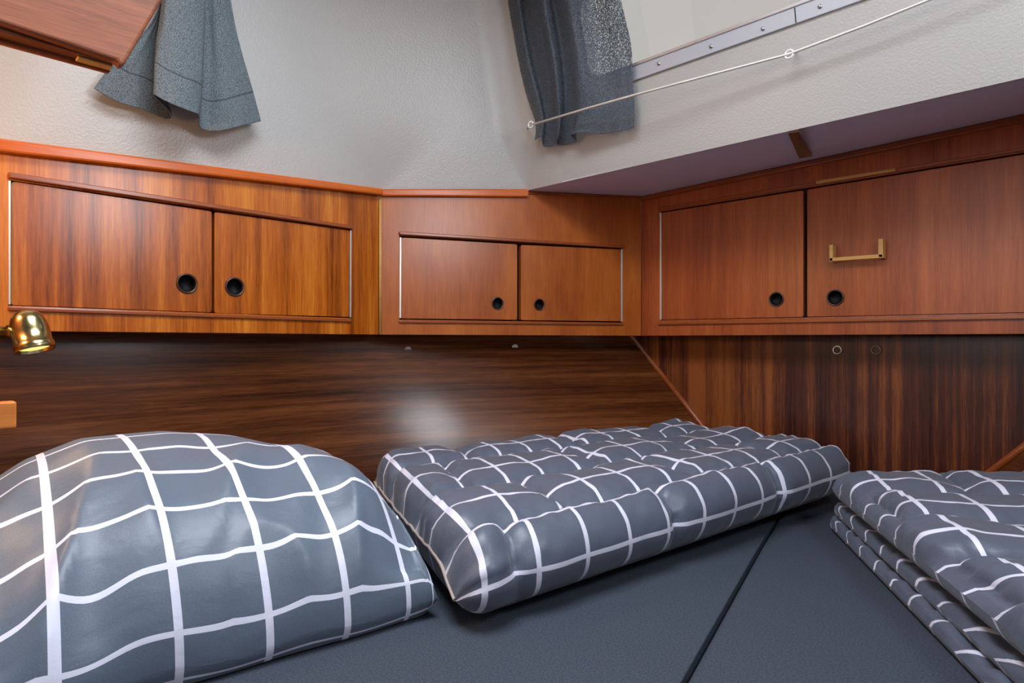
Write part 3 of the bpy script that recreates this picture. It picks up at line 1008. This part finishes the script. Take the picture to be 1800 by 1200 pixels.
def curtain(name, rows, place, mat, nu=150, nv=70, length=0.4):
    R_ = [[np.array(place(*p)) for p in r] for r in rows]
    P = np.zeros((nv, nu, 3)); UV = np.zeros((nv, nu, 2))
    cols = [[catmull(r, i / (nu - 1)) for i in range(nu)] for r in R_]
    for i in range(nu):
        col = [c[i] for c in cols]
        for j in range(nv):
            P[j, i] = catmull(col, j / (nv - 1))
    n = normals_of(P)
    for j in range(nv):
        for i in range(nu):
            P[j, i] += n[j, i] * 0.0015 * vnoise(i * 0.13, j * 0.06, 3.0)
    for i in range(nu):
        s = 0
        for j in range(nv):
            if j: s += np.linalg.norm(P[j, i] - P[j - 1, i])
            UV[j, i] = (i / nu, s)
    o = grid_mesh(name, P, UV, mat)
    sm_ = o.modifiers.new('solid', 'SOLIDIFY'); sm_.thickness = 0.0012; sm_.offset = 0
    return o


NLn = Vector((math.cos(math.atan(tl)), 0, -math.sin(math.atan(tl))))
BL_ = Vector((XL + 0.003, 0, EYE + 0.28))
placeL = lambda px, py, off: tuple(hit(px, py, BL_ + NLn * off, NLn))
rowsL = [
    [(165, 155, .024), (205, 178, .022), (250, 192, .018), (292, 209, .014), (300, 200, .020), (270, 167, .058), (292, 178, .072), (325, 192, .074), (349, 203, .060), (350, 222, .030), (366, 230, .030), (392, 229, .040), (425, 221, .040), (458, 213, .026)],
    [(192, 120, .024), (222, 135, .022), (255, 148, .018), (283, 160, .014), (290, 158, .020), (271, 130, .056), (292, 140, .068), (325, 150, .070), (352, 155, .058), (353, 165, .030), (367, 170, .028), (390, 172, .038), (418, 168, .038), (445, 164, .026)],
    [(238, 75, .024), (250, 80, .022), (263, 82, .018), (274, 84, .014), (277, 84, .020), (276, 80, .052), (292, 82, .062), (322, 86, .064), (355, 88, .054), (356, 90, .028), (368, 90, .026), (384, 92, .034), (404, 92, .034), (424, 90, .026)],
    [(279, 10, .024), (281, 10, .022), (283, 10, .018), (284, 10, .014), (285, 10, .020), (287, 8, .048), (300, 8, .056), (324, 8, .058), (357, 8, .050), (358, 8, .026), (366, 8, .024), (378, 8, .030), (392, 8, .030), (406, 8, .024)],
    [(296, -110, .024), (296, -110, .022), (297, -110, .018), (297, -110, .014), (297, -110, .020), (298, -110, .044), (306, -110, .050), (326, -110, .050), (356, -110, .044), (356, -110, .026), (362, -110, .024), (370, -110, .028), (380, -110, .028), (390, -110, .024)],
]
o = curtain('curtain', rowsL, placeL, M_curtL)
tag(o, 'grey tweed curtain flaring open at its hem, hanging at the left behind the wooden shelf', 'curtain')
placeR = lambda px, py, off: tuple(fwp(px, py, off))
rowsR = [
    [(940, 246, .012), (951, 241, .036), (956, 257, .014), (972, 256, .016), (982, 240, .040), (980, 255, .012), (1012, 250, .014), (1004, 237, .040), (1030, 233, .038), (1062, 235, .026), (1090, 231, .022), (1115, 225, .020)],
    [(941, 214, .014), (953, 212, .030), (960, 214, .014), (973, 213, .018), (984, 208, .034), (990, 210, .014), (1008, 206, .016), (1018, 200, .034), (1038, 198, .034), (1064, 196, .026), (1090, 190, .022), (1115, 185, .020)],
    [(926, 168, .014), (944, 168, .034), (953, 168, .016), (970, 166, .020), (980, 162, .044), (992, 160, .018), (1006, 158, .020), (1020, 152, .042), (1044, 150, .030), (1066, 150, .020), (1090, 145, .018), (1112, 140, .018)],
    [(910, 100, .014), (926, 100, .034), (938, 100, .016), (960, 98, .022), (973, 96, .046), (986, 95, .020), (1000, 94, .022), (1014, 90, .044), (1038, 88, .026), (1062, 86, .014), (1086, 84, .016), (1109, 80, .018)],
    [(894, 5, .014), (910, 5, .034), (921, 5, .016), (942, 5, .022), (957, 5, .046), (970, 5, .020), (984, 5, .022), (1000, 5, .046), (1026, 5, .026), (1050, 5, .014), (1074, 5, .022), (1093, 5, .018)],
    [(880, -110, .014), (896, -110, .034), (905, -110, .016), (925, -110, .022), (941, -110, .046), (953, -110, .020), (967, -110, .022), (982, -110, .046), (1006, -110, .026), (1030, -110, .014), (1054, -110, .026), (1072, -110, .018)],
]
o = curtain('curtain', rowsR, placeR, M_curtR)
tag(o, 'slate-grey curtain bunched at the bright window, tucked behind the thin rod', 'curtain')

rod = empty('curtain_rod', fwp(943, 217, 0.062))
tag(rod, 'thin pale curtain rod crossing in front of the slate curtain', 'curtain rod')
bm = bmesh.new()
tube_bm(bm, [fwp(936, 219, 0.062), fwp(1030, 191, 0.064), fwp(1115, 167, 0.060), fwp(1250, 131, 0.042), fwp(1387, 95, 0.030), fwp(1520, 45, 0.030), fwp(1632, 0, 0.030), fwp(1800, -70, 0.030)], 0.0021, 10)
reparent(build('rail', bm, M_rod), rod)
for px, py, off in ((933, 219, 0.062), (1387, 95, 0.030)):
    bm = bmesh.new()
    p = fwp(px, py, off)
    tube_bm(bm, [p + Vector((0.006 * math.cos(a), 0, 0.006 * math.sin(a))) for a in [i * math.pi / 8 for i in range(17)]], 0.0014, 8)
    tube_bm(bm, [p + VW * 0.0055, p - NW * (off + 0.004) + VW * 0.0055 + Vector((-0.068 if px < 1000 else 0, 0, 0))], 0.0014, 8)
    reparent(build('screw_eye', bm, M_plasticw), rod)

# ------------------------------------------------------------------ wooden shelf front at the upper left
XS = -0.742
fs_ = lambda px, py: hit(px, py, Vector((XS, 0, 0)), Vector((1, 0, 0)))
sh = empty('wall_shelf', (XS, 0.0, EYE + 0.3))
tag(sh, 'brown wooden shelf front with a slanted end, hanging at the upper left corner', 'shelf')
pts = [fs_(-120, ext((0, 30), (205, 105), -120)), fs_(205, 106), fs_(212, 118), fs_(220, 112), fs_(286, 0), fs_(330, -75)]
poly = [(p.y, p.z) for p in pts] + [(-0.16, pts[-1].z)]
poly[0] = (-0.16, pts[0].z + 0.004)
bm = bmesh.new(); prism_bm(bm, poly, (), XS, XS - 0.014, f=lambda u, y, z: (y, u, z))
reparent(build('front_board', bm, M_oak, bevel=0.004, seg=3), sh)
za = pts[1].z; yb_ = pts[1].y
bm = bmesh.new(); box_bm(bm, (XS - 0.032, -0.16, za + 0.001), (XS - 0.0125, yb_ + 0.001, za + 0.012))
reparent(build('bottom_board', bm, M_oak, bevel=0.001), sh)
bm = bmesh.new(); box_bm(bm, (XS - 0.039, -0.16, za - 0.003), (XS - 0.031, yb_ + 0.002, za + 0.013))
o = build('back_lip', bm, M_strip, bevel=0.002); reparent(o, sh)
bm = bmesh.new(); box_bm(bm, (XS - 0.0305, yb_ - 0.030, za - 0.0015), (XS - 0.018, yb_ + 0.001, za + 0.001))
o = build('end_block', bm, M_light, bevel=0.001); reparent(o, sh); tag(o, 'pale raw wood end')

# small shelf end at the left edge
bs = empty('bedside_shelf', W(-0.58, 0.62, -0.08))
tag(bs, 'small orange wooden shelf end at the left edge, below the brass lamp', 'shelf')
bm = bmesh.new()
zt_ = EYE - 0.066
box_bm(bm, (-0.885, -0.162, zt_ - 0.029), (-0.866, 0.118, zt_))
reparent(build('front_lip', bm, M_orange, bevel=0.002), bs)
bm = bmesh.new(); box_bm(bm, (-1.02, -0.162, zt_ - 0.027), (-0.886, 0.112, zt_ - 0.010))
reparent(build('board', bm, M_strip, bevel=0.001), bs)

# ------------------------------------------------------------------ brass reading lamp
lp = W(-0.545, 0.700, 0.012)
lamp = empty('reading_lamp', lp)
tag(lamp, 'brass bullet-shaped reading lamp with a warm glowing rim at the left edge', 'lamp')
top = W(*((44 - 900) / F * 0.70, 0.70, (600 - 546) / F * 0.70)); bot = W(*((62 - 900) / F * 0.698, 0.698, (600 - 616) / F * 0.698))
ax = (bot - top).normalized()
Mx = axis_matrix(top, ax)
hL = (bot - top).length
bm = bmesh.new()
R0 = 0.0182
lathe_bm(bm, [(0, 0.0), (0.0060, 0.0006), (0.0112, 0.003), (0.0151, 0.008), (0.0172, 0.0145), (R0, 0.024), (R0 + .0002, hL - 0.009), (R0 + .0012, hL - 0.0085), (R0 + .0012, hL - 0.0012), (R0 + .0006, hL), (R0 - .0012, hL - 0.0004), (R0 - .002, hL - 0.016), (0.007, 0.012)], Mx, 48)
reparent(build('lamp_shade', bm, M_brass, smooth=True), lamp)
bm = bmesh.new()
lathe_bm(bm, [(0.0, hL - 0.0022), (R0 * 0.6, hL - 0.0026), (R0 - 0.0022, hL - 0.0040), (R0 - .0026, hL - .008), (0, hL - .008)], Mx, 40)
o = build('bulb', bm, M_bulb, smooth=True); reparent(o, lamp); tag(o, 'warm glowing lens')
bm = bmesh.new()
j0 = Vector(top) + ax * 0.024
side = Vector((-0.55, -0.83, 0.0)).normalized()
pa = j0 + side * 0.022
wallp = Vector((pa.x + side.x / side.y * (-0.163 - pa.y) * 0.4, -0.163, pa.z))
tube_bm(bm, [j0 + side * 0.012, pa], 0.0068, 16)
tube_bm(bm, [pa, pa.lerp(wallp, 0.3), wallp], 0.0050, 14)
reparent(build('arm', bm, M_brass), lamp)
bm = bmesh.new()
lathe_bm(bm, [(0.0, 0.010), (0.012, 0.010), (0.026, 0.006), (0.030, 0.0), (0, 0)], axis_matrix(wallp, (0, 1, 0)), 36)
reparent(build('wall_plate', bm, M_brass, smooth=True), lamp)

# ------------------------------------------------------------------ lights
def area(name, loc, target, sx, sy, watts, col):
    l = bpy.data.lights.new(name, 'AREA'); l.shape = 'RECTANGLE'; l.size = sx; l.size_y = sy
    l.energy = watts; l.color = col
    o = bpy.data.objects.new(name, l); COL.objects.link(o); o.location = loc
    o.rotation_euler = (Vector(target) - Vector(loc)).to_track_quat('-Z', 'Y').to_euler()
    return o


area('hatch_daylight', (-0.37, 0.26, ZC + 0.05), (-0.37, 0.26, 0), 0.48, 0.46, 12.0, (0.86, 0.92, 1.0))
area('side_window_daylight', (XR + 0.10, (wy0 + wy1) / 2, (wz0 + wz1) / 2), (XL, (wy0 + wy1) / 2, (wz0 + wz1) / 2 - 0.1), wz1 - wz0, wy1 - wy0, 9.5, (0.86, 0.92, 1.0)).rotation_euler.rotate_axis('Z', 0)
area('forward_fill', (-0.35, -2.1, EYE + 0.45), (-0.35, 0.5, EYE), 1.1, 0.7, 9.0, (1.0, 0.95, 0.90))  # unseen fill added behind the camera; the forward bulkhead has no opening
sp = bpy.data.lights.new('reading_lamp_beam', 'SPOT'); sp.energy = 0.18; sp.color = (1.0, 0.62, 0.26); sp.spot_size = math.radians(120); sp.spot_blend = 0.7; sp.shadow_soft_size = 0.012
so_ = bpy.data.objects.new('reading_lamp_beam', sp); COL.objects.link(so_)
so_.location = Vector(top) + ax * (hL + 0.004); so_.rotation_euler = ax.to_track_quat('-Z', 'Y').to_euler()

pl = bpy.data.lights.new('unseen_warm_light', 'POINT'); pl.energy = 3.0; pl.color = (1.0, 0.62, 0.28); pl.shadow_soft_size = 0.03
po = bpy.data.objects.new('unseen_warm_light', pl); COL.objects.link(po); po.location = (-0.86, -0.10, EYE + 0.24)  # unseen light added to warm the upper left wall; no fixture is modelled
w = bpy.data.worlds.new('World'); scn.world = w; w.use_nodes = True
bg = w.node_tree.nodes['Background']
bg.inputs[0].default_value = (0.97, 0.95, 0.92, 1); bg.inputs[1].default_value = 0.60

# ------------------------------------------------------------------ camera
cam = bpy.data.cameras.new('Camera'); co = bpy.data.objects.new('Camera', cam); COL.objects.link(co)
cam.sensor_width = 36; cam.lens = F / 1800 * 36; cam.clip_start = 0.02
co.location = (0, 0, EYE)
co.rotation_euler = (math.radians(90), 0, math.atan2(SN, CS))
scn.camera = co
scn.view_settings.view_transform = 'Standard'; scn.view_settings.look = 'None'
scn.view_settings.exposure = 0.0; scn.view_settings.gamma = 1.0
scn.view_settings.use_curve_mapping = False
scn.cycles.max_bounces = 8; scn.cycles.diffuse_bounces = 5; scn.cycles.glossy_bounces = 4
scn.cycles.use_denoising = True
scn.cycles.sample_clamp_indirect = 4.0
